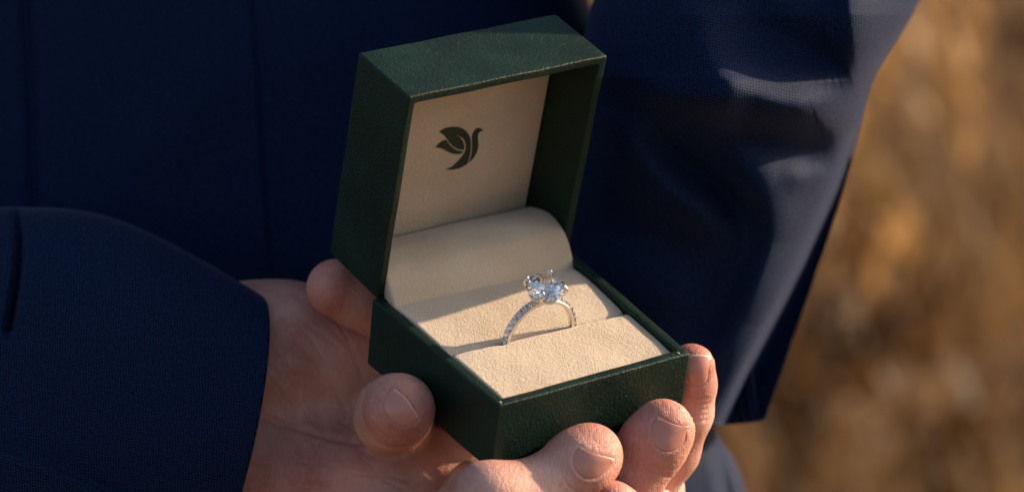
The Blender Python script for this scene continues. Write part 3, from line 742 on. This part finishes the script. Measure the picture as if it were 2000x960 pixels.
# the other hand steadies the box from behind; one fingertip shows left of it, one below
hb = []
hb += chain('palm', .008, [(P(1255, 790, .850), .013), (P(1235, 785, .80), .0145), (P(1120, 760, .785), .016), (P(1000, 720, .783), .014)])
hb += chain('palm', .008, [(P(1215, 880, .80), .016), (P(1080, 890, .798), .016), (P(960, 900, .798), .014)])
hb += chain('index', .002, [(P(1000, 700, .780), .010), (P(860, 648, .772), .0086), (P(740, 598, .763), .0079), (P(700, 580, .7595), .0078), (P(655, 562, .757), .0074)])
hb += chain('middle', .002, [(P(1000, 760, .785), .010), (P(900, 730, .785), .0085), (P(800, 700, .785), .0075)])
hb += chain('ring', .002, [(P(1020, 800, .785), .010), (P(930, 800, .785), .008), (P(860, 780, .785), .007)])
hb += chain('thumb', .002, [(P(1245, 830, .785), .011), (P(1262, 960, .765), .0095), (P(1245, 1030, .735), .0085), (P(1193, 990, .707), .0066)])
V, F = sdf_mesh(hb, .0006); Nn = vnormals(V, F)
if ((V - V.mean(0)) * Nn).sum() < 0: F = F[:, ::-1].copy()
hbo = link_w('hand', V, F, M_SKIN, person); flush_attr(hbo, V, [(P(655, 562, .757), .011, .9), (P(1193, 990, .707), .01, .9)]); hbo['label'] = 'hand behind the box, one fingertip showing at its left edge'

# ------------------------------------------------------------------ the field behind
def ground_mat():
    m, t, bs = mat('dry_earth'); tc = N(t, 'ShaderNodeTexCoord')
    n = N(t, 'ShaderNodeTexNoise', Scale=1.1, Detail=6.0); t.links.new(tc.outputs['Object'], n.inputs['Vector'])
    n2 = N(t, 'ShaderNodeTexNoise', Scale=14.0, Detail=6.0); t.links.new(tc.outputs['Object'], n2.inputs['Vector'])
    r = ramp(t, .38, .64, (.08, .036, .012), (.27, .14, .05)); t.links.new(n.outputs[0], r.inputs[0])
    mx = N(t, 'ShaderNodeMixRGB', blend_type='MULTIPLY'); mx.inputs[0].default_value = .6; r2 = ramp(t, .3, .7, (.5, .45, .4), (1, 1, 1)); t.links.new(n2.outputs[0], r2.inputs[0])
    t.links.new(r.outputs[0], mx.inputs[1]); t.links.new(r2.outputs[0], mx.inputs[2]); t.links.new(mx.outputs[0], bs.inputs['Base Color']); bs.inputs['Roughness'].default_value = .9
    bump(t, bs, n2.outputs[0], .05, .8); return m
G = 90; V = []; F = []
xs = np.sinh(np.linspace(-4.2, 4.2, G)) * 6
for y in xs:
    for x in xs:
        r = math.hypot(x, y - .9); V.append((x, y, (.10 * math.sin(x * .9 + 1) * math.sin(y * .7) + .05 * math.sin(x * 2.3 + y)) * min(1, max(0, r - 1.2)) * .6))
for i in range(G - 1):
    for j in range(G - 1): F.append((i * G + j, i * G + j + 1, (i + 1) * G + j + 1, (i + 1) * G + j))
g = link('ground', mesh_np('ground', V, F), ground_mat(), None, True); g['kind'] = 'structure'
def grass_mat(name, lo, hi):
    m, t, bs = mat(name); at = N(t, 'ShaderNodeAttribute', attribute_name='tone')
    r = ramp(t, 0, 1, lo, hi); t.links.new(at.outputs['Fac'], r.inputs[0]); t.links.new(r.outputs[0], bs.inputs['Base Color']); bs.inputs['Roughness'].default_value = .6
    tr = N(t, 'ShaderNodeBsdfTranslucent'); t.links.new(r.outputs[0], tr.inputs[0]); ms = N(t, 'ShaderNodeMixShader'); ms.inputs[0].default_value = .4
    t.links.new(bs.outputs[0], ms.inputs[1]); t.links.new(tr.outputs[0], ms.inputs[2]); t.links.new(ms.outputs[0], t.nodes['Material Output'].inputs[0]); return m
V = []; F = []; tone = []
def blade(x, y, h, w, lean, az, tn, z0=0):
    dx, dy = math.cos(az), math.sin(az); sx, sy = -dy * w, dx * w; k = len(V)
    for q, ww in ((0, 1), (.5, .8), (1, .08)):
        o = lean * q * q; V.append((x + dx * o + sx * ww, y + dy * o + sy * ww, z0 + h * q)); V.append((x + dx * o - sx * ww, y + dy * o - sy * ww, z0 + h * q)); tone.extend((tn, tn))
    F.append((k, k + 1, k + 3, k + 2)); F.append((k + 2, k + 3, k + 5, k + 4))
for i in range(2600):
    y = 2.4 + 16 * rng.random() ** 1.2; x = (rng.random() * 2 - .9) * (.6 + y * .45)
    tt = .3 + .5 * rng.random(); hh = .10 + .35 * rng.random() ** 2
    for b in range(14):
        blade(x + rng.normal() * .06, y + rng.normal() * .06, hh * (.6 + .6 * rng.random()), .003 + .004 * rng.random(), hh * (.2 + .7 * rng.random()), rng.random() * 6.28, np.clip(tt + rng.normal() * .15, 0, 1), -.02)
for i in range(150):            # loose leafy weeds, some of them bleached
    y = 3.6 + 8 * rng.random(); x = (rng.random() * 2 - .9) * (.6 + y * .45); tt = rng.random() ** 2 * 1.5; R0 = .04 + .06 * rng.random(); h0 = .1 + .4 * rng.random()
    for b in range(60):
        q = rng.normal(size=3) * R0; blade(x + q[0], y + q[1], .05 + .05 * rng.random(), .014, .05, rng.random() * 6.28, min(1, tt), max(0, h0 + q[2]))
me = mesh_np('dry_grass', V, F); a = me.attributes.new('tone', 'FLOAT', 'POINT'); a.data.foreach_set('value', np.array(tone, np.float32))
dg = link('dry_grass', me, grass_mat('dry_grass', (.08, .038, .012), (.46, .26, .095))); dg['kind'] = 'stuff'; dg['label'] = 'blurred golden dry grass covering the field behind the person'; dg['category'] = 'grass'
